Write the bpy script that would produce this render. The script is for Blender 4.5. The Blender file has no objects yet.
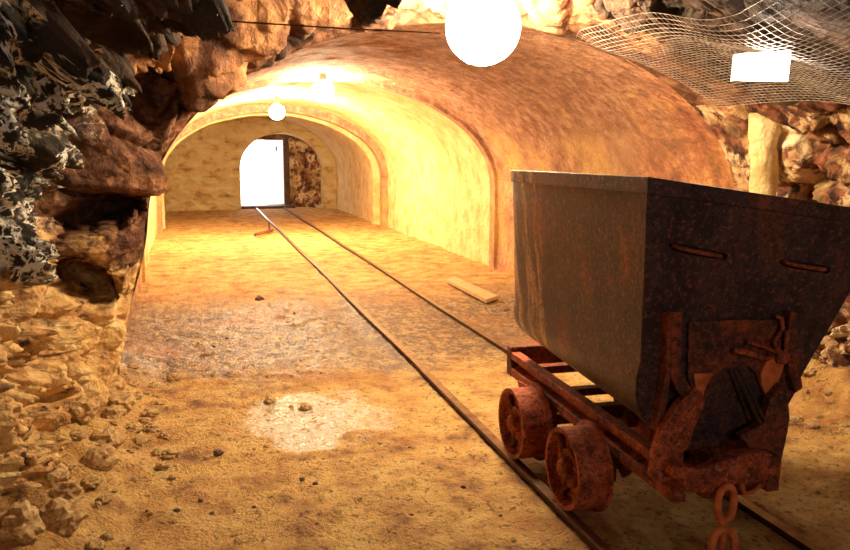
import bpy, bmesh, math, random
import numpy as np
from mathutils import Vector, Matrix
random.seed(7)
S = bpy.context.scene
COL = S.collection

# ------------------------------------------------------------------ camera
FPX, YAW, HCAM = 816.0, math.radians(14.8), 1.4
PIT = math.atan(120 / FPX)
cam = bpy.data.objects.new('camera', bpy.data.cameras.new('camera')); COL.objects.link(cam)
cam.data.lens = FPX / 850 * 36; cam.data.sensor_width = 36; cam.data.clip_start = .05
cam.location = (0, 0, HCAM)
cam.rotation_euler = (math.pi / 2 - PIT, 0, -YAW)
S.camera = cam
# ------------------------------------------------------------------ daylight, exposure
W = bpy.data.worlds.new('world'); S.world = W; W.use_nodes = True
W.node_tree.nodes['Background'].inputs[0].default_value = (1, .97, .93, 1)
W.node_tree.nodes['Background'].inputs[1].default_value = 6.0
S.view_settings.view_transform = 'Standard'; S.view_settings.look = 'None'
S.view_settings.exposure = 0.1; S.view_settings.gamma = 1; S.view_settings.use_curve_mapping = False
LAMP_STRENGTH = 215.0          # ceiling globes
FILL_LAMP = 95.0              # added fill globe behind the viewer, lights the cart's near end
FLOOD = 70.0

# ------------------------------------------------------------------ geometry helpers
F_ = Vector((math.sin(YAW) * math.cos(PIT), math.cos(YAW) * math.cos(PIT), -math.sin(PIT)))
R_ = Vector((math.cos(YAW), -math.sin(YAW), 0)); U_ = R_.cross(F_)
O_ = Vector((0, 0, HCAM))
def ray(x, y): return F_ * FPX + R_ * (x - 425) + U_ * (275 - y)
def atY(x, y, Y): d = ray(x, y); return O_ + d * (Y / d.y)
def atZ(x, y, z): d = ray(x, y); return O_ + d * ((z - HCAM) / d.z)
def atX(x, y, X): d = ray(x, y); return O_ + d * (X / d.x)

def _h(ix, iy, iz, seed):
    n = (ix * 374761393 + iy * 668265263 + iz * 2147483647 + seed * 974634777) & 0xFFFFFFFF
    n = ((n ^ (n >> 13)) * 1274126177) & 0xFFFFFFFF
    n = ((n ^ (n >> 16)) * 2246822519) & 0xFFFFFFFF
    return ((n ^ (n >> 15)) & 0xFFFFFF) / float(0xFFFFFF)
def vn(P, f, seed=0):                      # value noise, -1..1
    Q = P * f; I = np.floor(Q).astype(np.int64); T = Q - I; T = T * T * (3 - 2 * T)
    r = 0
    for a in (0, 1):
        for b in (0, 1):
            for c in (0, 1):
                w = (T[:, 0] if a else 1 - T[:, 0]) * (T[:, 1] if b else 1 - T[:, 1]) * (T[:, 2] if c else 1 - T[:, 2])
                r = r + w * _h(I[:, 0] + a, I[:, 1] + b, I[:, 2] + c, seed)
    return r * 2 - 1
def fbm(P, f, o=4, seed=0, g=.5):
    r, A, t = 0, 1, 0
    for k in range(o): r = r + A * vn(P, f * 2 ** k * 1.03 ** k, seed + k); t += A; A *= g
    return r / t
def ridge(P, f, o=4, seed=0, g=.5):
    r, A, t = 0, 1, 0
    for k in range(o): r = r + A * (1 - 2 * np.abs(vn(P, f * 2 ** k, seed + k))); t += A; A *= g
    return r / t
def cell(P, f, seed=0):                    # blocky rock: (F1, F2-F1, cell random)
    Q = P * f; I = np.floor(Q).astype(np.int64)
    d1 = np.full(len(P), 9.); d2 = np.full(len(P), 9.); v = np.zeros(len(P))
    for a in (-1, 0, 1):
        for b in (-1, 0, 1):
            for c in (-1, 0, 1):
                J = I + (a, b, c)
                C = np.stack([J[:, k] + _h(J[:, 0], J[:, 1], J[:, 2], seed + 11 * k) for k in range(3)], 1)
                d = np.sqrt(((C - Q) ** 2).sum(1)); h = _h(J[:, 0], J[:, 1], J[:, 2], seed + 77)
                m = d < d1; d2 = np.where(m, d1, np.minimum(d2, d)); v = np.where(m, h, v); d1 = np.where(m, d, d1)
    return d1, d2 - d1, v
def sm(x, a, b):
    t = np.clip((x - a) / (b - a), 0, 1); return t * t * (3 - 2 * t)
def bump(x, c, w): return np.exp(-((x - c) / w) ** 2)

def grid_obj(name, P, nu, nv, mat, flip=False, smooth=True):
    me = bpy.data.meshes.new(name)
    i = np.arange(nu * nv).reshape(nu, nv)
    q = np.stack([i[:-1, :-1], i[1:, :-1], i[1:, 1:], i[:-1, 1:]], -1).reshape(-1, 4)
    if flip: q = q[:, ::-1]
    me.from_pydata(P.tolist(), [], q.tolist())
    if smooth: me.shade_smooth()
    me.materials.append(mat)
    o = bpy.data.objects.new(name, me); COL.objects.link(o); return o
def struct(o): o['kind'] = 'structure'; return o
def tag(o, label, cat, group=None, kind=None):
    o['label'] = label; o['category'] = cat
    if group: o['group'] = group
    if kind: o['kind'] = kind
    return o
def empty(name, loc, label, cat, group=None):
    o = bpy.data.objects.new(name, None); o.location = loc; o.empty_display_size = .1; COL.objects.link(o)
    return tag(o, label, cat, group)
def link(name, bm, mat, parent=None, smooth=False, bevel=0, loc=None):
    bmesh.ops.recalc_face_normals(bm, faces=bm.faces)
    me = bpy.data.meshes.new(name); bm.to_mesh(me); bm.free(); me.materials.append(mat)
    if smooth: me.shade_smooth()
    o = bpy.data.objects.new(name, me); COL.objects.link(o)
    if bevel:
        m = o.modifiers.new('b', 'BEVEL'); m.width = bevel; m.segments = 2; m.limit_method = 'ANGLE'
    if parent is not None:
        o.parent = parent
        if parent.parent is None: o.matrix_parent_inverse = Matrix.Translation(-Vector(parent.location))
    if loc: o.location = loc
    return o
def box(bm, a, b, M=None):
    v = [bm.verts.new((x, y, z)) for x in (a[0], b[0]) for y in (a[1], b[1]) for z in (a[2], b[2])]
    for f in ((0, 1, 3, 2), (4, 6, 7, 5), (0, 4, 5, 1), (2, 3, 7, 6), (0, 2, 6, 4), (1, 5, 7, 3)):
        bm.faces.new([v[i] for i in f])
    if M is not None: bmesh.ops.transform(bm, matrix=M, verts=v)
    return v
def prism(bm, pts, vec):                   # planar polygon with thickness
    vec = Vector(vec); n = len(pts)
    a = [bm.verts.new(p) for p in pts]; b = [bm.verts.new(Vector(p) + vec) for p in pts]
    bm.faces.new(a); bm.faces.new(b[::-1])
    for i in range(n): bm.faces.new((a[i], b[i], b[(i + 1) % n], a[(i + 1) % n]))
def tube(bm, pts, r, n=8, closed=False):
    pts = [Vector(p) for p in pts]; rings = []
    rr = r if hasattr(r, '__len__') else [r] * len(pts)
    up = None
    for i, p in enumerate(pts):
        if closed: t = pts[(i + 1) % len(pts)] - pts[i - 1]
        else: t = pts[min(i + 1, len(pts) - 1)] - pts[max(i - 1, 0)]
        t.normalize()
        if up is None:
            up = Vector((0, 0, 1)) if abs(t.z) < .9 else Vector((1, 0, 0))
        up = (up - t * up.dot(t)).normalized(); s = t.cross(up)
        rings.append([bm.verts.new(p + (up * math.cos(k * 2 * math.pi / n) + s * math.sin(k * 2 * math.pi / n)) * rr[i]) for k in range(n)])
    m = len(rings)
    for i in range(m if closed else m - 1):
        A, B = rings[i], rings[(i + 1) % m]
        for k in range(n): bm.faces.new((A[k], A[(k + 1) % n], B[(k + 1) % n], B[k]))
    if not closed: bm.faces.new(rings[0][::-1]); bm.faces.new(rings[-1])
def lathe(bm, prof, c, ax='X', n=48, caps=True):      # prof: (along, radius)
    rings = []
    for a, r in prof:
        ring = []
        for k in range(n):
            t = 2 * math.pi * k / n; u, v = r * math.cos(t), r * math.sin(t)
            p = {'X': (a, u, v), 'Y': (u, a, v), 'Z': (u, v, a)}[ax]
            ring.append(bm.verts.new(Vector(c) + Vector(p)))
        rings.append(ring)
    for A, B in zip(rings, rings[1:]):
        for k in range(n): bm.faces.new((A[k], A[(k + 1) % n], B[(k + 1) % n], B[k]))
    if caps:
        bm.faces.new(rings[0][::-1]); bm.faces.new(rings[-1])

# ------------------------------------------------------------------ materials
def mat(name, stops, scale=3, detail=8, bscale=20, bstr=.5, bdist=.02, rough=.85, metal=0, c2=None, c2scale=1.2,
        c2lo=.5, c2hi=.6, stretch=(1, 1, 1), ridged=False, rlo=None, spec=.3, vor=0, dist=0):
    m = bpy.data.materials.new(name); m.use_nodes = True; nt = m.node_tree; N = nt.nodes; L = nt.links
    b = N['Principled BSDF']; b.inputs['Roughness'].default_value = rough; b.inputs['Metallic'].default_value = metal
    b.inputs['Specular IOR Level'].default_value = spec
    tc = N.new('ShaderNodeTexCoord'); mp = N.new('ShaderNodeMapping'); mp.inputs['Scale'].default_value = stretch
    L.new(tc.outputs['Object'], mp.inputs[0])
    n = N.new('ShaderNodeTexNoise'); n.inputs['Scale'].default_value = scale; n.inputs['Detail'].default_value = detail
    n.inputs['Roughness'].default_value = .62; n.inputs['Distortion'].default_value = dist
    L.new(mp.outputs[0], n.inputs['Vector'])
    r = N.new('ShaderNodeValToRGB'); e = r.color_ramp.elements
    while len(e) < len(stops): e.new(.5)
    for k, (p, c) in enumerate(stops): e[k].position = p; e[k].color = (*c, 1)
    L.new(n.outputs['Fac'], r.inputs[0]); out = r.outputs[0]
    if c2:
        n2 = N.new('ShaderNodeTexNoise'); n2.inputs['Scale'].default_value = c2scale; n2.inputs['Detail'].default_value = 6
        n2.inputs['Roughness'].default_value = .6
        L.new(mp.outputs[0], n2.inputs['Vector'])
        mr = N.new('ShaderNodeMapRange'); mr.inputs[1].default_value = c2lo; mr.inputs[2].default_value = c2hi
        L.new(n2.outputs['Fac'], mr.inputs[0])
        mx = N.new('ShaderNodeMixRGB'); L.new(mr.outputs[0], mx.inputs[0]); L.new(out, mx.inputs[1]); mx.inputs[2].default_value = (*c2, 1)
        out = mx.outputs[0]
        if rlo is not None:
            m2 = N.new('ShaderNodeMapRange'); m2.inputs[1].default_value = c2lo; m2.inputs[2].default_value = c2hi
            m2.inputs[3].default_value = rough; m2.inputs[4].default_value = rlo
            L.new(n2.outputs['Fac'], m2.inputs[0]); L.new(m2.outputs[0], b.inputs['Roughness'])
    L.new(out, b.inputs['Base Color'])
    nb = N.new('ShaderNodeTexNoise'); nb.inputs['Scale'].default_value = bscale; nb.inputs['Detail'].default_value = 10
    nb.inputs['Roughness'].default_value = .65
    L.new(mp.outputs[0], nb.inputs['Vector']); h = nb.outputs['Fac']
    if vor:
        v = N.new('ShaderNodeTexVoronoi'); v.inputs['Scale'].default_value = vor; L.new(mp.outputs[0], v.inputs['Vector'])
        ad = N.new('ShaderNodeMath'); ad.operation = 'ADD'; L.new(v.outputs['Distance'], ad.inputs[0]); L.new(h, ad.inputs[1]); h = ad.outputs[0]
    bp = N.new('ShaderNodeBump'); bp.inputs['Strength'].default_value = bstr; bp.inputs['Distance'].default_value = bdist
    L.new(h, bp.inputs['Height']); L.new(bp.outputs[0], b.inputs['Normal'])
    return m
def emit(name, c, s):
    m = bpy.data.materials.new(name); m.use_nodes = True; b = m.node_tree.nodes['Principled BSDF']
    b.inputs['Base Color'].default_value = (.9, .9, .85, 1)
    b.inputs['Emission Color'].default_value = (*c, 1); b.inputs['Emission Strength'].default_value = s; return m
ROCK_L = mat('pale_rock', [(.3, (.10, .06, .035)), (.45, (.45, .27, .12)), (.55, (.75, .55, .33)), (.75, (.85, .76, .6))], 2.5, 10, 22, .9, .03, .8, vor=14)
ROCK_V = mat('rock_with_painted_shade_and_glints', [(.3, (.03, .022, .018)), (.5, (.09, .06, .04)), (.6, (.5, .36, .22)), (.72, (.9, .84, .74))], 4, 12, 24, .9, .04, .8, vor=14, dist=.6,
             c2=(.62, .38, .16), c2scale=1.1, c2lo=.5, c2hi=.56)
ROCK_B = mat('brown_rock', [(.36, (.035, .015, .01)), (.5, (.17, .07, .035)), (.66, (.46, .23, .1))], 3, 10, 16, .9, .04, .85, vor=9)
ROCK_D = mat('dark_rock', [(.3, (.02, .015, .012)), (.55, (.08, .045, .03)), (.75, (.2, .1, .06))], 3, 10, 18, .9, .04, .85, vor=10)
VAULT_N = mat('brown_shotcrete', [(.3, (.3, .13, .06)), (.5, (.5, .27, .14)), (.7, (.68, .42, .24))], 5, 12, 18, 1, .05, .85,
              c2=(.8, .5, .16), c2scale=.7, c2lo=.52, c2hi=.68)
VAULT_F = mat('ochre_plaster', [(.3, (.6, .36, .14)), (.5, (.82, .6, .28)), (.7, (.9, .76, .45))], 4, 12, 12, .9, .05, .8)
ENDM = mat('yellow_rough_masonry', [(.34, (.5, .28, .1)), (.46, (.86, .62, .28)), (.7, (.95, .82, .5))], 2.5, 12, 3.5, 1, .2, .85, stretch=(1, 1, 1.8), vor=3)
GROUND = mat('ochre_dirt', [(.3, (.25, .11, .05)), (.42, (.62, .34, .12)), (.55, (.82, .52, .18)), (.75, (.9, .68, .32))], 5, 15, 55, 1, .05, .8,
             spec=.35)
RUST = mat('rusty_steel', [(.32, (.06, .03, .025)), (.48, (.13, .05, .035)), (.6, (.3, .07, .035)), (.75, (.5, .12, .05))], 7, 12, 60, .6, .006, .6, .35)
RUSTR = mat('red_rusty_steel', [(.3, (.14, .035, .02)), (.5, (.38, .08, .035)), (.7, (.62, .16, .07))], 9, 12, 70, .7, .006, .7, .2)
TUBM = mat('dark_tub_steel', [(.3, (.028, .021, .03)), (.5, (.07, .05, .066)), (.62, (.14, .06, .055)), (.78, (.36, .12, .09))], 5, 14, 90, .5, .004, .42, .35, stretch=(1, 1, .55))
RAILM = mat('rusty_rail_steel', [(.3, (.03, .015, .012)), (.6, (.09, .04, .025)), (.8, (.2, .09, .05))], 12, 8, 60, .5, .005, .5, .5)
RAILT = mat('worn_rail_steel', [(.3, (.10, .05, .03)), (.7, (.36, .22, .14))], 12, 8, 60, .3, .003, .35, .7)
WIRE = mat('galvanised_wire', [(.3, (.25, .18, .15)), (.7, (.6, .5, .42))], 20, 4, 60, .2, .002, .45, .4)
RUSTC = mat('bright_rust', [(.3, (.3, .06, .02)), (.55, (.72, .2, .07)), (.8, (.85, .35, .15))], 14, 8, 70, .7, .005, .7, .1)
WOOD = mat('weathered_wood', [(.3, (.45, .28, .12)), (.7, (.8, .58, .3))], 8, 8, 40, .5, .005, .8, stretch=(1, 6, 1))
WHITE = mat('white_painted_steel', [(.3, (.75, .75, .73)), (.7, (.88, .88, .86))], 3, 4, 30, .1, .003, .5)
STONE = mat('loose_stone', [(.3, (.22, .12, .06)), (.5, (.55, .36, .16)), (.7, (.8, .62, .36))], 5, 8, 30, .7, .01, .85)
DSTONE = mat('dark_stone', [(.3, (.06, .04, .03)), (.7, (.22, .12, .07))], 5, 8, 30, .7, .01, .85)
GLOBE = emit('lit_globe', (1, .77, .46), LAMP_STRENGTH)
GLOBE_F = emit('bright_globe', (1, .8, .5), LAMP_STRENGTH * 1.9)
GLOBE_FF = emit('brightest_globe', (1, .82, .52), LAMP_STRENGTH * 5)
GLOBE_FILL = emit('added_fill_globe', (1, .86, .70), FILL_LAMP)
PANEL = emit('lit_panel', (1, .9, .72), FLOOD)

def nd(m, t, **kw):
    n = m.node_tree.nodes.new(t)
    for k, v in kw.items(): setattr(n, k, v)
    return n
def mth(m, op, a, b=None, clamp=False):
    n = nd(m, 'ShaderNodeMath', operation=op, use_clamp=clamp)
    for i, v in enumerate((a, b)):
        if v is None: continue
        if isinstance(v, (int, float)): n.inputs[i].default_value = v
        else: m.node_tree.links.new(v, n.inputs[i])
    return n.outputs[0]
def mrange(m, v, a, b, c=0., d=1.):
    n = nd(m, 'ShaderNodeMapRange'); n.interpolation_type = 'SMOOTHSTEP'
    for i, x in enumerate((a, b, c, d)): n.inputs[i + 1].default_value = x
    m.node_tree.links.new(v, n.inputs[0]); return n.outputs[0]
def noise(m, sc, det=8, ro=.6, dist=0, stretch=None):
    n = nd(m, 'ShaderNodeTexNoise'); n.inputs['Scale'].default_value = sc; n.inputs['Detail'].default_value = det
    n.inputs['Roughness'].default_value = ro; n.inputs['Distortion'].default_value = dist
    tc = nd(m, 'ShaderNodeTexCoord'); v = tc.outputs['Object']
    if stretch:
        mp = nd(m, 'ShaderNodeMapping'); mp.inputs['Scale'].default_value = stretch; m.node_tree.links.new(v, mp.inputs[0]); v = mp.outputs[0]
    m.node_tree.links.new(v, n.inputs['Vector']); return n.outputs['Fac']
def xyz(m):
    tc = nd(m, 'ShaderNodeTexCoord'); sp = nd(m, 'ShaderNodeSeparateXYZ'); m.node_tree.links.new(tc.outputs['Object'], sp.inputs[0]); return sp.outputs
def over(m, fac, col):                     # lay a colour (or socket) over the base colour
    b = m.node_tree.nodes['Principled BSDF'].inputs['Base Color']; cur = b.links[0].from_socket
    x = nd(m, 'ShaderNodeMixRGB'); m.node_tree.links.new(fac, x.inputs[0]); m.node_tree.links.new(cur, x.inputs[1])
    if isinstance(col, tuple): x.inputs[2].default_value = (*col, 1)
    else: m.node_tree.links.new(col, x.inputs[2])
    m.node_tree.links.new(x.outputs[0], b)
def ramp(m, v, stops):
    n = nd(m, 'ShaderNodeValToRGB'); e = n.color_ramp.elements
    while len(e) < len(stops): e.new(.5)
    for k, (p, c) in enumerate(stops): e[k].position = p; e[k].color = (*c, 1)
    m.node_tree.links.new(v, n.inputs[0]); return n.outputs[0]
# the ground: gravel belt, wet patch with pale painted lamp glints, dark grit
g = GROUND; sx, sy, sz = xyz(g)
n1 = noise(g, 1.6, 8, .7)
belt = mth(g, 'MULTIPLY', mrange(g, mth(g, 'ADD', sy, mth(g, 'MULTIPLY', n1, 2.0)), 5.9, 6.6), mrange(g, mth(g, 'ADD', sy, mth(g, 'MULTIPLY', n1, 3.0)), 10.6, 8.6))
grit = mrange(g, noise(g, 20, 6, .85, stretch=(1, .6, 1)), .47, .53)
over(g, mth(g, 'MULTIPLY', belt, mth(g, 'ADD', mth(g, 'MULTIPLY', grit, .7), .25)), (.13, .07, .055))
spk = mrange(g, noise(g, 30, 6, .85, stretch=(1, .8, 1)), .54, .60)
over(g, mth(g, 'MULTIPLY', spk, .85), (.16, .06, .025))
red = mrange(g, noise(g, 1.1, 9, .7), .50, .66)
over(g, mth(g, 'MULTIPLY', red, .7), (.50, .20, .06))
pc = atZ(312, 416, -.02)
dx = mth(g, 'DIVIDE', mth(g, 'SUBTRACT', sx, pc.x), .42); dy = mth(g, 'DIVIDE', mth(g, 'SUBTRACT', sy, pc.y), .55)
rr = mth(g, 'ADD', mth(g, 'ADD', mth(g, 'MULTIPLY', dx, dx), mth(g, 'MULTIPLY', dy, dy)), mth(g, 'MULTIPLY', noise(g, 3.5, 9, .75), 4.2))
wet = mrange(g, rr, 3.1, 2.4)
over(g, mth(g, 'MULTIPLY', wet, mrange(g, noise(g, 30, 4, .7), .40, .50)), (.9, .84, .72))
ro = mth(g, 'MAXIMUM', mth(g, 'SUBTRACT', mth(g, 'SUBTRACT', .85, mth(g, 'MULTIPLY', wet, .7)), mth(g, 'MULTIPLY', belt, .42)), .15)
g.node_tree.links.new(ro, g.node_tree.nodes['Principled BSDF'].inputs['Roughness'])
# left rock: painted black shade and pale lit ridges, brown towards the arch, ochre towards the ground
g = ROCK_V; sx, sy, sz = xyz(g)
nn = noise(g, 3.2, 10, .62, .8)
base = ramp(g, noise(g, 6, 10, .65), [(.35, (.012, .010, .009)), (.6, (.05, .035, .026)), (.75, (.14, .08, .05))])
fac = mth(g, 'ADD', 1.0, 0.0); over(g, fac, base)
lit_vein = mrange(g, mth(g, 'ABSOLUTE', mth(g, 'SUBTRACT', nn, .5)), .02, .007)
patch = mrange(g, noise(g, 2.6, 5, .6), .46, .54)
lit_lace = mth(g, 'MULTIPLY', patch, mrange(g, mth(g, 'ABSOLUTE', mth(g, 'SUBTRACT', noise(g, 7, 8, .65, .6), .5)), .04, .015))
lit_crust = ramp(g, noise(g, 12, 4), [(.36, (.75, .58, .36)), (.48, (.95, .92, .86))])
over(g, mth(g, 'MAXIMUM', lit_vein, lit_lace), lit_crust)
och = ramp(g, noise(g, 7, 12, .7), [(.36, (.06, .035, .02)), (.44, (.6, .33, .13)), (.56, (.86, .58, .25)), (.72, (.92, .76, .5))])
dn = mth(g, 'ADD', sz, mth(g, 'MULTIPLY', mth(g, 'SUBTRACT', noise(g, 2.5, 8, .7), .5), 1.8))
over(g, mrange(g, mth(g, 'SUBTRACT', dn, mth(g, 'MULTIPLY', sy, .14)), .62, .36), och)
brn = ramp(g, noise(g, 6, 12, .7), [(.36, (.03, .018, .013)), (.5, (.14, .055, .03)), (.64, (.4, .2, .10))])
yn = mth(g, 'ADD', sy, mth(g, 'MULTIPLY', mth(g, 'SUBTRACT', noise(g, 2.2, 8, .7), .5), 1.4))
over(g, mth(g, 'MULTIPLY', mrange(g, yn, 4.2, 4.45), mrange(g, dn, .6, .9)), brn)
# right rock: cream crust on red brown rock
g = ROCK_L
over(g, mrange(g, noise(g, 4.5, 10, .7, .5), .54, .47), ramp(g, noise(g, 9, 8, .65), [(.4, (.04, .02, .015)), (.6, (.34, .12, .06))]))
g = VAULT_N; sx, sy, sz = xyz(g)
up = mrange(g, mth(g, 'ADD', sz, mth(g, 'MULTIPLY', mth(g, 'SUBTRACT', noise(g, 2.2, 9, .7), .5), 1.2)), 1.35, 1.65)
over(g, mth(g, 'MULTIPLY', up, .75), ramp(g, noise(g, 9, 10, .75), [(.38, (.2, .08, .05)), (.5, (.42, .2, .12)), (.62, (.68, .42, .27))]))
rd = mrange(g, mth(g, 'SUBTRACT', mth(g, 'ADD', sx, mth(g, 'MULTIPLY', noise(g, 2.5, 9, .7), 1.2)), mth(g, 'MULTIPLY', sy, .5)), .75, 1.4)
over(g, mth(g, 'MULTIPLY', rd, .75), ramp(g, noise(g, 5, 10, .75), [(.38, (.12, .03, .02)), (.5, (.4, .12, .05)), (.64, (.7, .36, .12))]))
g = TUBM; sx, sy, sz = xyz(g)
wn = noise(g, 9, 8, .7, stretch=(1, 1.6, .18))  # far-end wear streaks, with the lamp's gleam on the rounded corner painted in
over(g, mth(g, 'MULTIPLY', mth(g, 'MULTIPLY', mrange(g, mth(g, 'ADD', sy, mth(g, 'MULTIPLY', wn, .4)), 3.42, 3.55), mrange(g, wn, .44, .60)), .8), (.62, .42, .28))
for g, lo, hi, c in ((TUBM, .53, .60, (.42, .13, .09)), (RUST, .50, .58, (.46, .12, .07)), (RUSTR, .53, .60, (.72, .22, .11))):
    over(g, mth(g, 'MULTIPLY', mrange(g, noise(g, 55, 6, .8), lo, hi), .55), c)
    over(g, mth(g, 'MULTIPLY', mrange(g, noise(g, 38, 6, .8, 1.0), .50, .44), .7), (.03, .022, .02))
# vault: fine speckle
for g in (VAULT_N, VAULT_F):
    over(g, mth(g, 'MULTIPLY', mrange(g, noise(g, 34, 5, .75), .53, .62), .45), (.36, .17, .08) if g is VAULT_N else (.55, .32, .12))

# ------------------------------------------------------------------ floor
def floor_z(X, Y):
    P = np.stack([X, Y, X * 0], 1)
    z = .018 * fbm(P, 1.3, 4, 3) + .018 * fbm(P, 9, 3, 9) + .008 * fbm(P, 24, 3, 19)
    d1, d2, v = cell(P, 16, 5)
    near = 1 - sm(Y, 7, 12)
    z += .010 * near * np.clip(.45 - d1, 0, 1) * (v > .6) * 2
    z += .16 * sm(-X, .30, .75) * (1 - sm(Y, 5, 7)) * (1 + .6 * fbm(P, 5, 3, 21))
    z += .22 * sm(X, 3.0, 3.6) * (1 - sm(Y, 5.5, 7.5)) * (1 + .6 * fbm(P, 5, 3, 22))
    tr = np.exp(-((X - 1.75) / .75) ** 6)
    z -= .05 * np.exp(-((X - 1.17) / .13) ** 2) * (1 - sm(Y, 9, 14))
    return z * (1 - tr * .75) - .028
ys = np.concatenate([np.linspace(-2.6, 2.3, 60), np.linspace(2.33, 7.5, 330), np.linspace(7.55, 24, 150)[0:]])
xs = np.linspace(-1.9, 4.6, 330)
XX, YY = np.meshgrid(xs, ys, indexing='ij'); X, Y = XX.ravel(), YY.ravel()
struct(grid_obj('floor', np.stack([X, Y, floor_z(X, Y)], 1), len(xs), len(ys), GROUND, flip=False))
def gz(x, y): return float(floor_z(np.array([x]), np.array([y]))[0])

# ------------------------------------------------------------------ rock chamber + vault profiles
def prof(t, cl, cr, cx, zs, crown):        # t: 0 floor left .. 1 floor right ; returns X,Z,nx,nz (outward)
    t = np.asarray(t, float)
    lw = .28
    s = np.clip((t - lw) / (1 - 2 * lw), 0, 1); th = math.pi * (1 - s)
    a = np.where(th > math.pi / 2, cx - cl, cr - cx)
    X = cx + a * np.cos(th); Z = zs + (crown - zs) * np.sin(th)
    nx = np.cos(th) / a; nz = np.sin(th) / (crown - zs); l = np.hypot(nx, nz); nx, nz = nx / l, nz / l
    low = t < lw; hi = t > 1 - lw
    Z = np.where(low, -.25 + (zs + .25) * t / lw, np.where(hi, -.25 + (zs + .25) * (1 - t) / lw, Z))
    X = np.where(low, cl, np.where(hi, cr, X))
    nx = np.where(low, -1, np.where(hi, 1, nx)); nz = np.where(low | hi, 0, nz)
    return X, Z, nx, nz
def chamber(T, Y):
    X, Z, nx, nz = prof(T, -.78, 3.62, 1.45, 1.0, 2.5)
    P = np.stack([X, Y, Z], 1)
    k = 1 - .22 * sm(X, 1.55, 2.3)
    k = k - (.15 + .10 * sm(X, -.3, .3) + .06 * fbm(P, 3, 3, 61)) * bump(Y, 2.7, .62) * (1 - sm(X, .45, .8))
    k = k - .10 * bump(Y, 3.0, .5) * sm(X, .55, 1.0)
    Z = np.where(Z > 1.0, 1.0 + (Z - 1.0) * k, Z)
    # arch ring the chamber closes down to
    Xa, Za, _, _ = prof(T, -.34, 3.52, 1.6, 1.0, 2.2)
    Xa = Xa - .2 * (1 - sm(Za, .1, 1.1)) * (T < .5)
    w = sm(Y, 4.3, 4.62)
    X = X * (1 - w) + Xa * w; Z = Z * (1 - w) + Za * w
    return X, Z, nx, nz, w
def rock_disp(P, T, w):
    Y = P[:, 1]
    left = 1 - sm(T, .40, .60)
    right = sm(T, .62, .70)
    WP = P + .08 * np.stack([vn(P, 3, 91), vn(P, 3, 92), vn(P, 3, 93)], 1)
    d1, e, v = cell(WP * (1, 1.0, 1.15), 3.1, 4)
    d1b, eb, vb = cell(WP, 7.5, 14)
    big = (v - .5) * .34 - .20 * (1 - sm(e, 0, .22))
    mid = (vb - .5) * .12 - .035 * (1 - sm(eb, 0, .2))
    rg = ridge(WP, 5.5, 6, 31, .6)
    d1c, ec, vc = cell(WP + .02 * np.stack([vn(P, 20, 95), vn(P, 20, 96), vn(P, 20, 97)], 1), 19, 24)
    mid = mid + (vc - .5) * .05 - .02 * (1 - sm(ec, 0, .25))
    A = np.clip(left * 1.0 + right * .6 + .09, 0, 1)
    A = A * (1 - .7 * sm(Y, 4.2, 4.55)); E = 1 - sm(Y, 4.75, 4.95)
    return E * (A * (big + mid + .06 * rg) + .03 * fbm(P, 6, 4, 41))       # inward (towards the middle)
def chamber_piece(name, t0, t1, nt, Ys, m):
    ts = np.linspace(t0, t1, nt); TT, YY = np.meshgrid(ts, Ys, indexing='ij'); T, Y = TT.ravel(), YY.ravel()
    X, Z, nx, nz, w = chamber(T, Y)
    P = np.stack([X, Y, Z], 1)
    d = rock_disp(P, T, w)
    # undercut hollows in the left pillar
    for (px, py, Yc, ry, rz, dep) in ((20, 215, 2.9, .22, .35, .28), (25, 90, 2.8, .3, .22, .3)):
        c = atY(px, py, Yc)
        d -= dep * np.exp(-(((Y - Yc) / ry) ** 2 + ((Z - c.z) / rz) ** 2) ** 2) * (T < .45)
    P[:, 0] -= nx * d; P[:, 2] -= nz * d
    for (px, py, rx, rz, dep, tilt) in ((90, 217, .20, .085, .55, .25), (78, 285, .15, .10, .5, -.5), (150, 88, .14, .16, .35, .3)):
        c = atY(px, py, 4.45)
        wv = .05 * fbm(P, 9, 3, 66)
        g = np.exp(-(((P[:, 0] - c.x + wv) / rx) ** 2 + ((P[:, 2] - c.z - tilt * (P[:, 0] - c.x) + wv) / rz) ** 2) ** 2)
        P[:, 1] += dep * g * sm(Y, 3.9, 4.25) * (1 - sm(Y, 4.7, 4.95))
    return struct(grid_obj(name, P, nt, len(Ys), m, flip=True))
Yn = np.concatenate([np.linspace(-2.6, 1.9, 40), np.linspace(1.92, 4.95, 270)])
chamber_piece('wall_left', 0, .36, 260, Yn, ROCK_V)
Yo, Yi = Yn[Yn <= 3.9], Yn[Yn >= Yn[Yn <= 3.9][-1]]
chamber_piece('ceiling', .36, .54, 120, Yo, ROCK_D)
chamber_piece('ceiling_over_arch', .36, .54, 120, Yi, ROCK_B)
Yo2, Yi2 = Yn[Yn <= 4.3], Yn[Yn >= Yn[Yn <= 4.3][-1]]
chamber_piece('ceiling_right', .54, .63, 120, Yo2, ROCK_D)
chamber_piece('ceiling_beside_arch', .54, .63, 120, Yi2, ROCK_B)
chamber_piece('wall_right', .63, 1, 200, Yn, ROCK_L)

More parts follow.
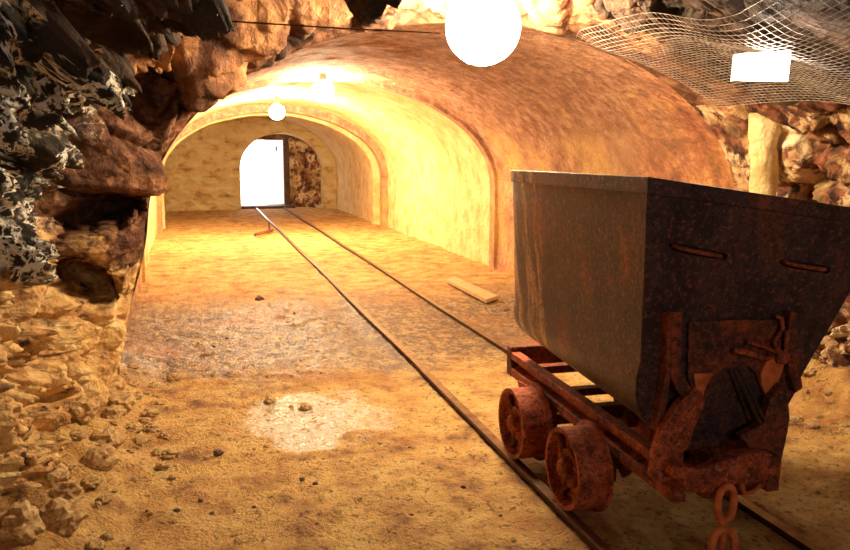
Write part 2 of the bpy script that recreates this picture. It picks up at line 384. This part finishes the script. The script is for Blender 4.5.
def vault_piece(name, t0, t1, nt, Ys, m, grow=0., rough=.012, crown=2.3):
    ts = np.linspace(t0, t1, nt); TT, YY = np.meshgrid(ts, Ys, indexing='ij'); T, Y = TT.ravel(), YY.ravel()
    X, Z, nx, nz = prof(T, 0, 1, .5, 1.0, 2.3 + grow)
    l = -.62 - .5 * (Y - 5) / 17 - grow; r = 3.5 - .12 * (Y - 5) / 17 + grow
    w = 1 - sm(Y, 4.9, 5.3)
    l = l * (1 - w) + (-.34) * w; r = r * (1 - w) + 3.52 * w
    X = np.where(X < .5, l + X * 2 * ((1.6 * w + (l + r) / 2 * (1 - w)) - l), r - (1 - X) * 2 * (r - (1.6 * w + (l + r) / 2 * (1 - w))))
    X = X - w * .2 * (1 - sm(Z, .1, 1.1)) * (T < .5)
    cr = crown * (1 - w) + 2.2 * w + grow
    Z = np.where(Z > 1, 1 + (Z - 1) * (cr - 1) / (1.3 + grow), Z)
    P = np.stack([X, Y, Z], 1)
    d = (rough * 3 * fbm(P, 1.2, 4, 51) + rough * fbm(P, 7, 4, 55)) * sm(Y, 4.85, 5.2)
    P[:, 0] -= nx * d; P[:, 2] -= nz * d
    return struct(grid_obj(name, P, nt, len(Ys), m, flip=True))
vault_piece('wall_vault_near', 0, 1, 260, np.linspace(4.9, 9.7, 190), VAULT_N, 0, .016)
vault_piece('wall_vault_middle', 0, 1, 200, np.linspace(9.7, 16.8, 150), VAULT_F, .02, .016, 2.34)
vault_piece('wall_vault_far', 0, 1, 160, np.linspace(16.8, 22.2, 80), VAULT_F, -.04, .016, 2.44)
def rib(name, Y0, Y1, g0, g1, m, cr=2.3):
    bm = bmesh.new(); n = 90; rows = []
    for k in range(n):
        t = k / (n - 1)
        row = []
        for g, Yv in ((g0, Y0), (g1, Y0), (g1, Y1), (g0, Y1)):
            X, Z, nx, nz = prof([t], 0, 1, .5, 1.0, 2.3)
            l = -.62 - .5 * (Yv - 5) / 17 - g; r = 3.5 - .12 * (Yv - 5) / 17 + g
            wob = .012 * math.sin(k * .9) * math.sin(k * .37)
            row.append(bm.verts.new((l + float(X[0]) * (r - l) , Yv, float(Z[0]) if Z[0] <= 1 else 1 + (float(Z[0]) - 1) * (cr - 1 + g * 1.5 + wob) / 1.3)))
        rows.append(row)
    for A, B in zip(rows, rows[1:]):
        for k in range(4): bm.faces.new((A[k], A[(k + 1) % 4], B[(k + 1) % 4], B[k]))
    bm.faces.new(rows[0]); bm.faces.new(rows[-1][::-1])
    return struct(link(name, bm, m, smooth=False))
rib('trim_1', 9.62, 9.80, .1, -.03, VAULT_N)
rib('trim_2', 15.9, 16.15, .15, -.09, VAULT_N, 2.34)
rib('trim_3', 16.7, 16.95, .15, -.12, VAULT_F, 2.36)

# plastered pier beside the arch at the right
n1_, n2_ = 24, 60; rows = []
pa, pb = atY(762, 120, 4.32), atY(789, 120, 4.32)
for i in range(n1_):
    a = math.pi * i / (n1_ - 1)
    for j in range(n2_): rows.append(((pa.x + pb.x) / 2 - math.cos(a) * (pb.x - pa.x) / 2, 4.42 - .10 * math.sin(a), -.1 + (atY(775, 84, 4.4).z + .1) * j / (n2_ - 1)))
P = np.array(rows); d = .05 * fbm(P, 4, 4, 81); P[:, 0] += d; P[:, 1] += .05 * fbm(P, 5, 4, 82)
struct(grid_obj('trim_7', P, n1_, n2_, VAULT_F))

# back wall of the chamber behind the viewer
bm = bmesh.new(); box(bm, (-1.9, -2.75, -.1), (4.6, -2.6, 3)); struct(link('wall_rear', bm, ROCK_B))

# end wall with arched opening at Y=22
YE = 22.0
def arch_pts(x0, x1, zs, zt, Yv, n=20):
    c = (x0 + x1) / 2; a = (x1 - x0) / 2
    return [Vector((x0, Yv, -.05))] + [Vector((c - a * math.cos(math.pi * k / n), Yv, zs + (zt - zs) * math.sin(math.pi * k / n))) for k in range(n + 1)] + [Vector((x1, Yv, -.05))]
XA0, XA1 = atY(240.5, 180, YE).x, atY(323, 180, YE).x
ZT = atY(280, 133, YE).z
inner = arch_pts(XA0, XA1, atY(280, 168, YE).z, ZT, YE)
outer = arch_pts(-2.6, 5.2, 1.8, 3.4, YE)
bm = bmesh.new()
def ringstrip(bm, A, B):
    a = [bm.verts.new(p) for p in A]; b = [bm.verts.new(p) for p in B]
    for i in range(len(A) - 1): bm.faces.new((a[i], a[i + 1], b[i + 1], b[i]))
ringstrip(bm, inner, outer)
ringstrip(bm, inner, [p + Vector((0, 1.13, 0)) for p in inner])
struct(link('wall_end', bm, ENDM))
# rock cheek inside the recess, right of the daylight opening, and the soffit band
XD1 = atY(289, 180, YE + .9).x
bm = bmesh.new()
n = 26; rows = []
for i in range(n):
    row = []
    for j in range(n):
        u, v = i / (n - 1), j / (n - 1)
        x = XD1 + (XA1 + .2 - XD1) * u; y = YE + .95 - .55 * u; z = -.05 + 2.2 * v
        row.append((x, y, z))
    rows += row
P = np.array(rows); d = .12 * fbm(P, 3, 4, 71) + .06 * ridge(P, 6, 3, 72); P[:, 1] -= d
struct(grid_obj('wall_recess', P, n, n, ROCK_L)); bm.free()
bm = bmesh.new()
XL = XA0 - .1
box(bm, (XL, YE + 1.0, atY(262, 140, YE + 1).z), (XD1 + .05, YE + 1.12, 2.4)); struct(link('trim_4', bm, ROCK_B))
bm = bmesh.new(); p0 = atY(284.5, 205, YE + .9)
box(bm, (p0.x, YE + .88, -.05), (XD1 + .02, YE + 1.0, 2.2)); struct(link('trim_5', bm, RAILM))
bm = bmesh.new(); box(bm, (XL, YE + .3, -.05), (XD1 + .1, YE + 1.3, .045)); struct(link('trim_6', bm, RAILM))
dr = bpy.data.objects.new('door_1', None); COL.objects.link(dr); dr.location = (atY(265, 205, YE + 1).x, YE + 1.05, 0); struct(dr)
bm = bmesh.new(); xa, xb = atY(265.5, 180, YE + 1.1).x, atY(284, 180, YE + 1.1).x
pa, pb = Vector((xb, YE + 1.15, .05)), Vector((atY(265.5, 180, YE + 1.9).x, YE + 1.9, .05)); pn = (pb - pa).normalized().cross(Vector((0, 0, 1))) * .04
prism(bm, [pa, pb, pb + pn, pa + pn], (0, 0, 2.0)); link('door_leaf', bm, WHITE, dr, bevel=.005)
bm = bmesh.new(); q = pa.lerp(pb, .35) - pn * .4; tube(bm, [q + Vector((0, 0, 1.6)), q + Vector((0, 0, 1.46))], .018); link('door_latch', bm, RAILM, dr)

# ------------------------------------------------------------------ track
XRL, XRR = 1.325, 2.06
def rail(name, X, label):
    bm = bmesh.new()
    sec = [(-.045, 0), (-.045, .008), (-.010, .016), (-.010, .034), (-.022, .038), (-.022, .054), (.022, .054), (.022, .038), (.010, .034), (.010, .016), (.045, .008), (.045, 0)]
    Ys = np.linspace(-1.5, 22.6, 120); rows = []
    for Yv in Ys:
        dx = -.007 * max(0, Yv - 6) - .008 * math.sin(Yv * 1.1) * (Yv > 5)
        rows.append([bm.verts.new((X + dx + u, Yv, v - .049)) for u, v in sec])
    k = len(sec); top = []
    for A, B in zip(rows, rows[1:]):
        for i in range(k):
            f = bm.faces.new((A[i], A[(i + 1) % k], B[(i + 1) % k], B[i]))
            if i == 5: top.append(f)
    bm.faces.new(rows[0]); bm.faces.new(rows[-1][::-1])
    for f in top: f.material_index = 1
    o = link(name, bm, RAILM); o.data.materials.append(RAILT)
    return tag(o, label, 'rail', )
rail('steel_rail', XRL, 'left rusty steel rail of the mine track, under the near wheels of the cart')
rail('steel_rail', XRR, 'right rusty steel rail of the mine track, passing behind the cart')

# ------------------------------------------------------------------ mine cart
CART = empty('mine_cart', (1.69, 3.0, 0), 'rusty iron mine cart with tilted dark tub standing on the track', 'mine cart')
TILT = math.radians(8.0); TCX = 1.70
def tw(u, v, w):           # tub frame (u lateral, v along, w up) -> world
    c = Vector((TCX, 0, .37))
    return c + Vector((u * math.cos(TILT) + w * math.sin(TILT), v, -u * math.sin(TILT) + w * math.cos(TILT)))
TUBH = .897
def usec(ins=0., n=18):    # outer U outline in the tub frame, left top -> right top
    hw0, hw1, wr = .33 - ins, .482 - ins, .29
    pts = [(-hw1, TUBH)]
    for k in range(1, 7):
        q = k / 7; pts.append((-(hw1 + (hw0 - hw1) * q), TUBH + (wr - TUBH) * q))
    for k in range(n + 1):
        th = math.pi * k / n
        c, s = math.cos(th), math.sin(th)
        pts.append((-hw0 * math.copysign(abs(c) ** .8, c), wr - (wr - ins) * s ** .8))
    for k in range(6, 0, -1):
        q = k / 7; pts.append(((hw1 + (hw0 - hw1) * q), TUBH + (wr - TUBH) * q))
    pts.append((hw1, TUBH)); return pts
def vnear(w): return 2.50 - .17 * w / TUBH
V1, RC = 3.86, .19
def tub_shell(bm, ins):
    rows = []
    vs = [0, .25, .5, .75, 1.]
    prm = [('s', q, 0) for q in vs] + [('c', None, a) for a in (15, 30, 45, 60, 75, 88)]
    for kind, q, a in prm:
        if kind == 's': e = 0
        else: e = RC * (1 - math.cos(math.radians(a)))
        row = []
        for (u, w) in usec(ins + e):
            w = min(w, TUBH)
            if w < .29: w += .085 * (q if kind == 's' else 1) * (1 - w / .29)
            vn_ = vnear(w) + (ins if ins else 0); vf = V1 - RC - .17 * (w / TUBH)
            v = vn_ + (vf - vn_) * q if kind == 's' else vf + (RC - ins) * math.sin(math.radians(a))
            row.append(bm.verts.new(tw(u, v, w)))
        rows.append(row)
    for A, B in zip(rows, rows[1:]):
        for i in range(len(A) - 1): bm.faces.new((A[i], A[i + 1], B[i + 1], B[i]))
    bm.faces.new(rows[-1])
    return rows
bm = bmesh.new(); R1 = tub_shell(bm, 0); R2 = tub_shell(bm, .012)
for i in range(len(R1) - 1):
    bm.faces.new((R1[i][0], R1[i + 1][0], R2[i + 1][0], R2[i][0])); bm.faces.new((R1[i][-1], R2[i][-1], R2[i + 1][-1], R1[i + 1][-1]))
tub = link('tub', bm, TUBM, CART, smooth=True)
tub.data.set_sharp_from_angle(angle=math.radians(35))
# near end panel with real slots
def apply_bool(o, cutters):
    for c in cutters:
        m = o.modifiers.new('x', 'BOOLEAN'); m.object = c; m.operation = 'DIFFERENCE'; m.solver = 'EXACT'
    dg = bpy.context.evaluated_depsgraph_get(); me = bpy.data.meshes.new_from_object(o.evaluated_get(dg))
    o.modifiers.clear(); o.data = me
    for c in cutters: bpy.data.objects.remove(c)
bm = bmesh.new(); prism(bm, [tw(u, vnear(w), w) for u, w in usec(-.004)], (0, .04, 0))
panel = link('end_panel', bm, TUBM, CART)
def onface(x, y, off=0.):   # pixel -> point on the near end plane, off towards the viewer
    lo = 2.0; hi = 2.8
    for _ in range(40):
        m_ = (lo + hi) / 2; p = atY(x, y, m_)
        w = (-(p.x - TCX) * -math.sin(TILT) + (p.z - .37) * math.cos(TILT))
        w = (p.x - TCX) * math.sin(TILT) + (p.z - .37) * math.cos(TILT)
        if m_ < vnear(w) - off: lo = m_
        else: hi = m_
    return atY(x, y, lo)
cut = []
for (xa, ya, xb, yb) in ((671, 246.5, 724, 257), (782, 263, 827, 270)):
    A, B = onface(xa, ya), onface(xb, yb); d = (B - A).normalized(); up = Vector((0, -1, 0)).cross(d)
    pts = []
    for k in range(7): t = math.pi / 2 + math.pi * k / 6; pts.append(A + (d * math.cos(t) + up * math.sin(t)) * .013)
    for k in range(7): t = -math.pi / 2 + math.pi * k / 6; pts.append(B + (d * math.cos(t) + up * math.sin(t)) * .013)
    bm = bmesh.new(); prism(bm, [p + Vector((0, -.03, 0)) for p in pts], (0, .055, 0)); cut.append(link('cutter', bm, TUBM))
apply_bool(panel, cut)
for (xa, ya, xb, yb) in ((673, 245, 724, 255), (784, 261, 827, 268)):
    A, B = onface(xa, ya), onface(xb, yb); d = (B - A)
    bm = bmesh.new(); off = Vector((0, -.012, -.006))
    tube(bm, [A + d * .03 + Vector((0, .02, 0)), A + d * .12 + off, A + d * .5 + off * 1.3, A + d * .9 + off, B + Vector((0, .02, -.004))], .0075)
    link('handle', bm, RUSTR, CART, smooth=True)
# rim band
bm = bmesh.new()
hb = .046
def band(bm, pts_top, pts_bot, th):
    pass
rows = []
path = [(-.478, vnear(TUBH)), (.478, vnear(TUBH))]
def rimloop(out, w):
    hw = .482 - (TUBH - w) * (.152 / (TUBH - .29)) + out; vf = V1 - .17 * w / TUBH + out; v0 = vnear(w) - out - .002
    L = [(-hw, v0)]
    L += [(-hw, vf - RC)] if False else []
    for a in range(0, 91, 15): r = RC + out; L.append((-hw + r - r * math.cos(math.radians(a)), vf - r + r * math.sin(math.radians(a))))
    for a in range(90, -1, -15): r = RC + out; L.append((hw - r + r * math.cos(math.radians(a)), vf - r + r * math.sin(math.radians(a))))
    L.append((hw, v0)); return [tw(u, v, w) for u, v in L]
loops = [rimloop(-.014, TUBH - hb), rimloop(.009, TUBH - hb), rimloop(.009, TUBH + .006), rimloop(-.014, TUBH + .006)]
vl = [[bm.verts.new(p) for p in L] for L in loops]; n = len(vl[0])
for a in range(4):
    A, B = vl[a], vl[(a + 1) % 4]
    for i in range(n): bm.faces.new((A[i], A[(i + 1) % n], B[(i + 1) % n], B[i]))
link('rim_band', bm, TUBM, CART, bevel=.003)
# vertical seam strip at the near corner with rivets
bm = bmesh.new()
for q in np.linspace(.08, .95, 9):
    w = TUBH * q; hw = .33 + .152 * max(0, (w - .29) / (TUBH - .29))
    if w < .26: continue
    p = tw(-hw + .025, vnear(w) - .002, w); bmesh.ops.create_icosphere(bm, subdivisions=1, radius=.006, matrix=Matrix.Translation(p))
link('rivet', bm, TUBM, CART, smooth=True)['kind'] = 'stuff'

# hanger plate, uprights, latch on the near end, all drawn on the end plane
def plate(name, px, off, th, m, bevel=.003, parent=CART):
    bm = bmesh.new(); prism(bm, [onface(x, y, off) for x, y in px], (0, th, 0)); return link(name, bm, m, parent, bevel=bevel)
def platY(name, px, Yv, th, m, bevel=.004, parent=CART):
    bm = bmesh.new(); prism(bm, [atY(x, y, Yv) for x, y in px], (0, th, 0)); return link(name, bm, m, parent, bevel=bevel)
hp = plate('hanger_plate', [(689, 322), (735, 320), (786, 320), (792, 338), (789, 370), (778, 396), (766, 400), (757, 375), (748, 366), (724, 368), (713, 380), (706, 400), (699, 414), (694, 398), (688, 378)], .014, .012, RUST)
plate('gusset_plate', [(694, 374), (714, 373), (706, 388), (699, 410), (696, 390)], .026, .012, RUSTC)
plate('gusset_plate', [(767, 362), (779, 352), (786, 360), (778, 385), (768, 398), (762, 386), (761, 374)], .026, .012, RUSTC)
bm = bmesh.new(); q = onface(709, 346, .016); lathe(bm, [(-.004, .012), (.003, .012)], q, 'Y', 16); link('bolt', bm, ROCK_D, CART)
# left upright channel
plate('upright', [(668, 313), (673, 311), (671, 372), (668, 400), (662, 432), (656, 432), (662, 396), (666, 370)], .045, .045, RUST)
plate('upright', [(673, 312), (683, 312), (681, 372), (690, 386), (697, 398), (690, 402), (678, 392), (671, 376)], .05, .014, RUST)
plate('upright', [(790, 312), (797, 313), (797, 345), (803, 388), (796, 393), (789, 372), (788, 340)], .04, .04, RUST)
# latch hook and swing bar at the right
bm = bmesh.new()
L = [(776, 316), (781, 318), (783, 328), (778, 336), (774, 342), (777, 350), (783, 356), (786, 348), (787, 330)]
tube(bm, [onface(x, y, .035) for x, y in L], .008, 8); link('latch_hook', bm, RUSTR, CART, smooth=True)
bm = bmesh.new(); tube(bm, [onface(x, y, .04) for x, y in ((734, 350), (745, 352), (766, 359), (774, 356))], [.010, .013, .009, .008], 8)
tube(bm, [onface(x, y, .04) for x, y in ((748, 342), (762, 346), (776, 352))], .007, 8); link('latch_bar', bm, RUSTR, CART, smooth=True)
bm = bmesh.new(); lathe(bm, [(-.045, .02), (-.04, .026), (0, .026)], onface(776, 355, .0), 'Y', 16); link('pivot_pin', bm, RUSTR, CART)
# diagonal prop
bm = bmesh.new()
A, B = onface(736, 370, .03), atY(768, 432, 2.40)
for dx in (-.011, .011): tube(bm, [A + Vector((dx, 0, 0)), B + Vector((dx, 0, 0))], .006, 6)
link('prop_rod', bm, ROCK_D, CART)
# frame pedestals under the tub
platY('pedestal', [(696, 388), (702, 392), (706, 402), (694, 430), (690, 445), (684, 452), (682, 492), (668, 488), (652, 478), (655, 452), (662, 430), (678, 405)], 2.395, .035, RUSTR)
platY('pedestal', [(782, 384), (788, 392), (790, 418), (788, 432), (782, 460), (769, 458), (752, 452), (741, 436), (764, 424), (770, 400)], 2.395, .035, RUST)
# bulged end sill
bm = bmesh.new(); n = 22; rows = []
TOP = [(684, 467), (695, 468), (706, 462), (718, 456), (732, 451), (748, 448), (762, 450), (774, 455), (782, 460)]
BOT = [(684, 493), (697, 491), (708, 491), (720, 492), (734, 491), (746, 488), (758, 485), (770, 482), (780, 480)]
def interp(Lst, s):
    k = min(int(s * (len(Lst) - 1)), len(Lst) - 2); f = s * (len(Lst) - 1) - k
    return [Lst[k][i] + (Lst[k + 1][i] - Lst[k][i]) * f for i in (0, 1)]
for i in range(n + 1):
    s = i / n; bul = .055 * math.sin(math.pi * min(1, max(0, s)))
    t, b = interp(TOP, s), interp(BOT, s)
    T_, B_ = atY(*t, 2.36), atY(*b, 2.36)
    f = Vector((0, -bul, 0)); bk = Vector((0, .02, 0))
    rows.append([bm.verts.new(v) for v in (T_ + bk * .5, T_ + f * .8, (T_ * .8 + B_ * .2) + f * 1.1, (T_ * .3 + B_ * .7) + f * 1.05, B_ + f * .7, B_ + bk)])
for A, B in zip(rows, rows[1:]):
    for k in range(6): bm.faces.new((A[k], A[(k + 1) % 6], B[(k + 1) % 6], B[k]))
bm.faces.new(rows[0]); bm.faces.new(rows[-1][::-1])
link('end_sill', bm, RUSTR, CART, bevel=.004)
bm = bmesh.new(); box(bm, (1.48, 3.86, .26), (1.90, 3.93, .42)); link('end_sill', bm, RUST, CART, bevel=.01)
# side beams (channels opening outwards)
def beam(X, s):
    bm = bmesh.new(); Y0, Y1 = 2.32, 3.86
    sec = [(0, .262), (-.05, .262), (-.05, .305), (-.008, .315), (-.008, .345), (-.05, .352), (-.05, .388), (0, .388)]
    prism(bm, [Vector((X + s * u, Y0, w - .03)) for u, w in sec], (0, Y1 - Y0, .035)); return link('side_beam', bm, RUSTR if s > 0 else RUST, CART, bevel=.003)
beam(1.53, 1); beam(1.85, -1)
for Yc in (2.62, 3.10, 3.36, 3.78):
    bm = bmesh.new(); box(bm, (1.53, Yc - .03, .30), (1.85, Yc + .03, .335)); link('cross_member', bm, RUST, CART, bevel=.004)
# axle boxes, axles, wheels
WR, WZ = .163, .006 + .163
def wheel(X, Y, s):        # s=-1: face towards -X
    bm = bmesh.new()
    pr = [(-.062, WR * .90), (-.062, WR), (.055, WR), (.060, WR + .018), (.072, WR + .018), (.074, WR * .6), (.07, .05), (.045, .05), (.03, .04), (-.02, .045), (-.02, WR * .83), (-.062, WR * .90)]
    pr = [(a * -s, r) for a, r in pr]
    lathe(bm, pr[:-1] + [pr[0]], (X, Y, WZ), 'X', 56, caps=False)
    # back web closing the rim
    lathe(bm, [(-s * .02, .02), (-s * .022, WR * .86), (-s * .034, WR * .86), (-s * .034, .02)], (X, Y, WZ), 'X', 56, caps=True)
    w = link('wheel', bm, RUSTR, CART, smooth=True); w.data.set_sharp_from_angle(angle=math.radians(30))
    bm = bmesh.new(); lathe(bm, [(s * .064, .006), (s * .07, .03), (s * .055, .042), (s * .03, .046), (0, .05)], (X, Y, WZ), 'X', 24)
    lathe(bm, [(s * .03, .062), (s * .035, .066), (s * .035, .078), (s * .015, .080), (s * .015, .06)], (X, Y, WZ), 'X', 32)
    link('hub', bm, RUSTR, w, smooth=True)
    for k in range(3):
        a = 2 * math.pi * k / 3 + .5
        bm = bmesh.new(); tube(bm, [Vector((X + s * .03, Y + r * math.cos(a + r * 3), WZ + r * math.sin(a + r * 3))) for r in (.07, .1, .138)], .014, 8)
        link('spoke', bm, RUST, w, smooth=True)
for Yw in (2.85, 3.42):
    for X, s in ((XRL, -1), (XRR, 1)): wheel(X - .05 * s, Yw, s)
    bm = bmesh.new(); lathe(bm, [(XRL + .09, .025), (XRR - .09, .025)], (0, Yw, WZ), 'X', 16); link('axle', bm, RUST, CART, smooth=True)
    for X in (1.46, 1.87):
        bm = bmesh.new(); box(bm, (X, Yw - .07, WZ - .05), (X + .06, Yw + .07, .26)); link('axle_box', bm, RUST, CART, bevel=.008)
bm = bmesh.new(); prism(bm, [atX(x, y, 1.49) for x, y in ((612, 447), (626, 452), (640, 466), (632, 470), (622, 478), (618, 470))], (.02, 0, 0)); link('bracket', bm, RUST, CART, bevel=.003)
bm = bmesh.new()
prism(bm, [atX(x, y, 1.475) for x, y in ((517, 380), (546, 396), (548, 420), (541, 424), (520, 396))], (.02, 0, 0)); link('bracket', bm, RUSTR, CART, bevel=.003)
# coupling chain
CH = bpy.data.objects.new('coupling_chain', None); COL.objects.link(CH); CH.parent = CART; CH.location = (0, 0, 0)
CH.matrix_parent_inverse = Matrix.Translation(-CART.location)
def linkobj(cx, cy, hw, hh, Yv, rot=0, r=.013):
    c = atY(cx, cy, Yv); k = c.y / FPX * 1.1
    pts = []
    for i in range(28):
        t = 2 * math.pi * i / 28
        x = math.copysign(abs(math.cos(t)) ** .75, math.cos(t)) * hw * k; z = math.sin(t) * hh * k
        pts.append(c + Vector((x * math.cos(rot), x * math.sin(rot), z)))
    bm = bmesh.new(); tube(bm, pts, r, 10, closed=True)
    link('chain_link', bm, RUSTC, CH, smooth=True)
linkobj(726, 503, 11, 19, 2.30, .1); linkobj(722, 532, 6, 15, 2.30, 1.1); linkobj(723, 548, 14, 22, 2.27, -.1, .014)
bm = bmesh.new(); tube(bm, [atY(742, 484, 2.27), atY(744, 493, 2.26), atY(752, 492, 2.28), atY(760, 485, 2.30)], .007, 8); link('coupling_pin', bm, RUSTC, CART, smooth=True)

# ------------------------------------------------------------------ lamps
def lamp(px, py, D, r, label, m=GLOBE, ceil=2.3):
    d = ray(px, py); c = O_ + d * (D / (d.dot(Vector((math.sin(YAW), math.cos(YAW), 0)))))
    t = empty('ceiling_lamp', (c.x, c.y, c.z + r), label, 'lamp')
    bm = bmesh.new(); bmesh.ops.create_uvsphere(bm, u_segments=32, v_segments=20, radius=r, matrix=Matrix.Translation(c)); link('globe', bm, m, t, smooth=True)
    bm = bmesh.new(); lathe(bm, [(c.z + r * .93, r * .36), (c.z + r * 1.1, r * .36), (max(ceil, c.z + r * 1.15), r * .15)], (c.x, c.y, 0), 'Z', 20); link('lamp_holder', bm, RAILM, t)
    return c
L1 = lamp(483, 27, 4.6, .205, 'large lit globe lamp above the mine cart, largest and nearest of the lamps', ceil=2.5)
L2 = lamp(323, 91, 9.4, .125, 'lit globe lamp on the vault, middle of the three round lamps', GLOBE_F, 2.5)
L3 = lamp(277, 112, 13.4, .125, 'lit globe lamp near the bright doorway, smallest and farthest of the lamps', GLOBE_FF, 2.55)
t = empty('ceiling_lamp', (1.2, -1.9, 2.1), 'added dim fill globe behind the viewer, unseen, lighting the cart end', 'lamp')  # added out of view to brighten the near end of the cart
bm = bmesh.new(); bmesh.ops.create_uvsphere(bm, u_segments=24, v_segments=14, radius=.15, matrix=Matrix.Translation((1.2, -1.9, 1.85))); link('globe', bm, GLOBE_FILL, t, smooth=True)
bm = bmesh.new(); lathe(bm, [(1.99, .05), (2.06, .05), (2.08, .012), (2.5, .012)], (1.2, -1.9, 0), 'Z', 16); link('lamp_holder', bm, RAILM, t)
# flood lamp at the right
YP = 3.1
fl = empty('flood_lamp', atY(765, 66, YP), 'white rectangular lit flood lamp under the wire netting at upper right', 'lamp')
bm = bmesh.new(); prism(bm, [atY(x, y, YP) for x, y in ((742, 55), (790, 52), (787, 80), (739, 79))], (0, .012, 0)); link('lit_panel', bm, PANEL, fl)
bm = bmesh.new(); prism(bm, [atY(x, y, YP + .014) for x, y in ((740, 53), (792, 50), (789, 82), (737, 81))], (.0, .05, 0)); link('housing', bm, WHITE, fl, bevel=.004)

# ------------------------------------------------------------------ wire netting on the right ceiling
def ceil_pt(T, Y):
    T = np.atleast_1d(np.asarray(T, float)); Y = np.atleast_1d(np.asarray(Y, float))
    X, Z, nx, nz, w = chamber(T, Y); P = np.stack([X, Y, Z], 1)
    d = .10 + .03 * fbm(P, 1.5, 2, 8)
    P[:, 0] -= nx * d; P[:, 2] -= nz * d; return P
bm = bmesh.new()
for T in np.linspace(.54, .62, 36):
    P = ceil_pt(np.full(60, T), np.linspace(1.9, 4.45, 60)); P[:, 0] += .01 * vn(P, 12, 5); tube(bm, [Vector(p) for p in P], .0016, 3)
for Yv in np.arange(1.95, 4.45, .042):
    P = ceil_pt(np.linspace(.54, .62, 60), np.full(60, Yv)); P[:, 1] += .012 * vn(P, 9, 6); tube(bm, [Vector(p) for p in P], .0016, 3)
tag(link('wire_netting', bm, WIRE), 'galvanised wire netting stretched over the dark rock ceiling at upper right', 'wire netting')

# ------------------------------------------------------------------ cable across the arch
bm = bmesh.new(); tube(bm, [atY(x, y, 4.15) for x, y in ((225, 21), (290, 25), (350, 29), (400, 31), (440, 33))], .004, 6)
for x, y in ((300, 25.5), (378, 30)): tube(bm, [atY(x - 4, y, 4.15), atY(x + 4, y + .3, 4.15)], .007, 6)
tag(link('cable', bm, RAILM), 'thin dark cable strung across the rock above the arch', 'cable')

# ------------------------------------------------------------------ loose things
def stone_mesh(seed, m):
    bm = bmesh.new(); bmesh.ops.create_icosphere(bm, subdivisions=3, radius=1)
    P = np.array([v.co[:] for v in bm.verts]); d1, e, v = cell(P + seed * 3.1, 1.1, seed); k = .75 + .35 * v * sm(e, 0, .3) + .15 * vn(P + seed, 2.5, seed)
    for vt, kk in zip(bm.verts, k): vt.co *= kk
    me = bpy.data.meshes.new('stone'); bm.to_mesh(me); bm.free(); me.materials.append(m); return me
SM = [stone_mesh(s, STONE) for s in range(6)]; SD = [stone_mesh(s + 20, DSTONE) for s in range(3)]
TAKEN = []
def stone(x, y, r, me, label, group=None, sq=.6):
    if any((x - a) ** 2 + (y - b) ** 2 < ((r + c) * 1.02) ** 2 for a, b, c in TAKEN): return
    TAKEN.append((x, y, r))
    o = bpy.data.objects.new('stone', me); COL.objects.link(o)
    o.scale = (r, r * random.uniform(.7, 1.1), r * sq); o.rotation_euler = (0, 0, random.uniform(0, 6))
    o.location = (x, y, gz(x, y) + r * sq * .35)
    return tag(o, label, 'stone', group)
random.seed(3)
for k in range(34):
    y = random.uniform(2.7, 4.9); x = -.60 + random.uniform(-.05, .1); r = random.uniform(.06, .10)
    stone(x, y, r, SM[k % 6], 'larger pale ochre block fallen against the left rock wall', 'fallen blocks along the left wall', .75)
for k in range(170):
    y = random.uniform(2.6, 5.4); x = -.62 + abs(random.gauss(0, .16)); r = random.uniform(.015, .055)
    stone(x, y, r, random.choice(SM), 'loose ochre stone in the rubble at the foot of the left rock wall', 'rubble along the left wall')
for k in range(150):
    y = random.uniform(3.0, 7.5); x = 3.42 - abs(random.gauss(0, .2)); r = random.uniform(.02, .07)
    stone(x, y, r, random.choice(SM), 'loose pale stone in the rubble at the foot of the right rock wall', 'rubble along the right wall')
for k in range(120):
    y = 2.4 + 5 * random.random() ** 1.3; x = random.uniform(-.4, 1.25); r = random.uniform(.006, .016)
    stone(x, y, r, random.choice(SM + SD), 'pebble scattered on the open dirt floor left of the track', 'pebbles on the floor')
for (px, py, r, lb) in ((259, 295, .06, 'dark stone lying alone on the yellow floor left of the track'),
                        (270, 397, .055, 'reddish brown stone at the left of the pale wet patch'), (305, 402, .05, 'brown stone in the middle of the pale wet patch'),
                        (218, 448, .028, 'small dark stone in the foreground below the wet patch'), (62, 440, .07, 'dark boulder half buried at the foot of the left wall')):
    p = atZ(px, py, .01); stone(p.x, p.y, r, SD[0] if 'dark' in lb else SM[1], lb)
a, b = atZ(255, 235, .03), atZ(273, 230, .03)
bm = bmesh.new(); tube(bm, [a, b], .03, 4); tube(bm, [b.lerp(a, .2), atZ(269, 222, .03)], .022, 4); tag(link('timber_block', bm, RUST), 'short dark piece of timber lying beside the far left rail', 'timber')
bm = bmesh.new(); P4 = [atZ(x, y, .0) for x, y in ((446, 281), (455, 279), (498, 298), (486, 302))]; prism(bm, [p + Vector((0, 0, -.01)) for p in P4], (0, 0, .035))
tag(link('plank', bm, WOOD), 'pale flat plank lying on the floor right of the track', 'plank')
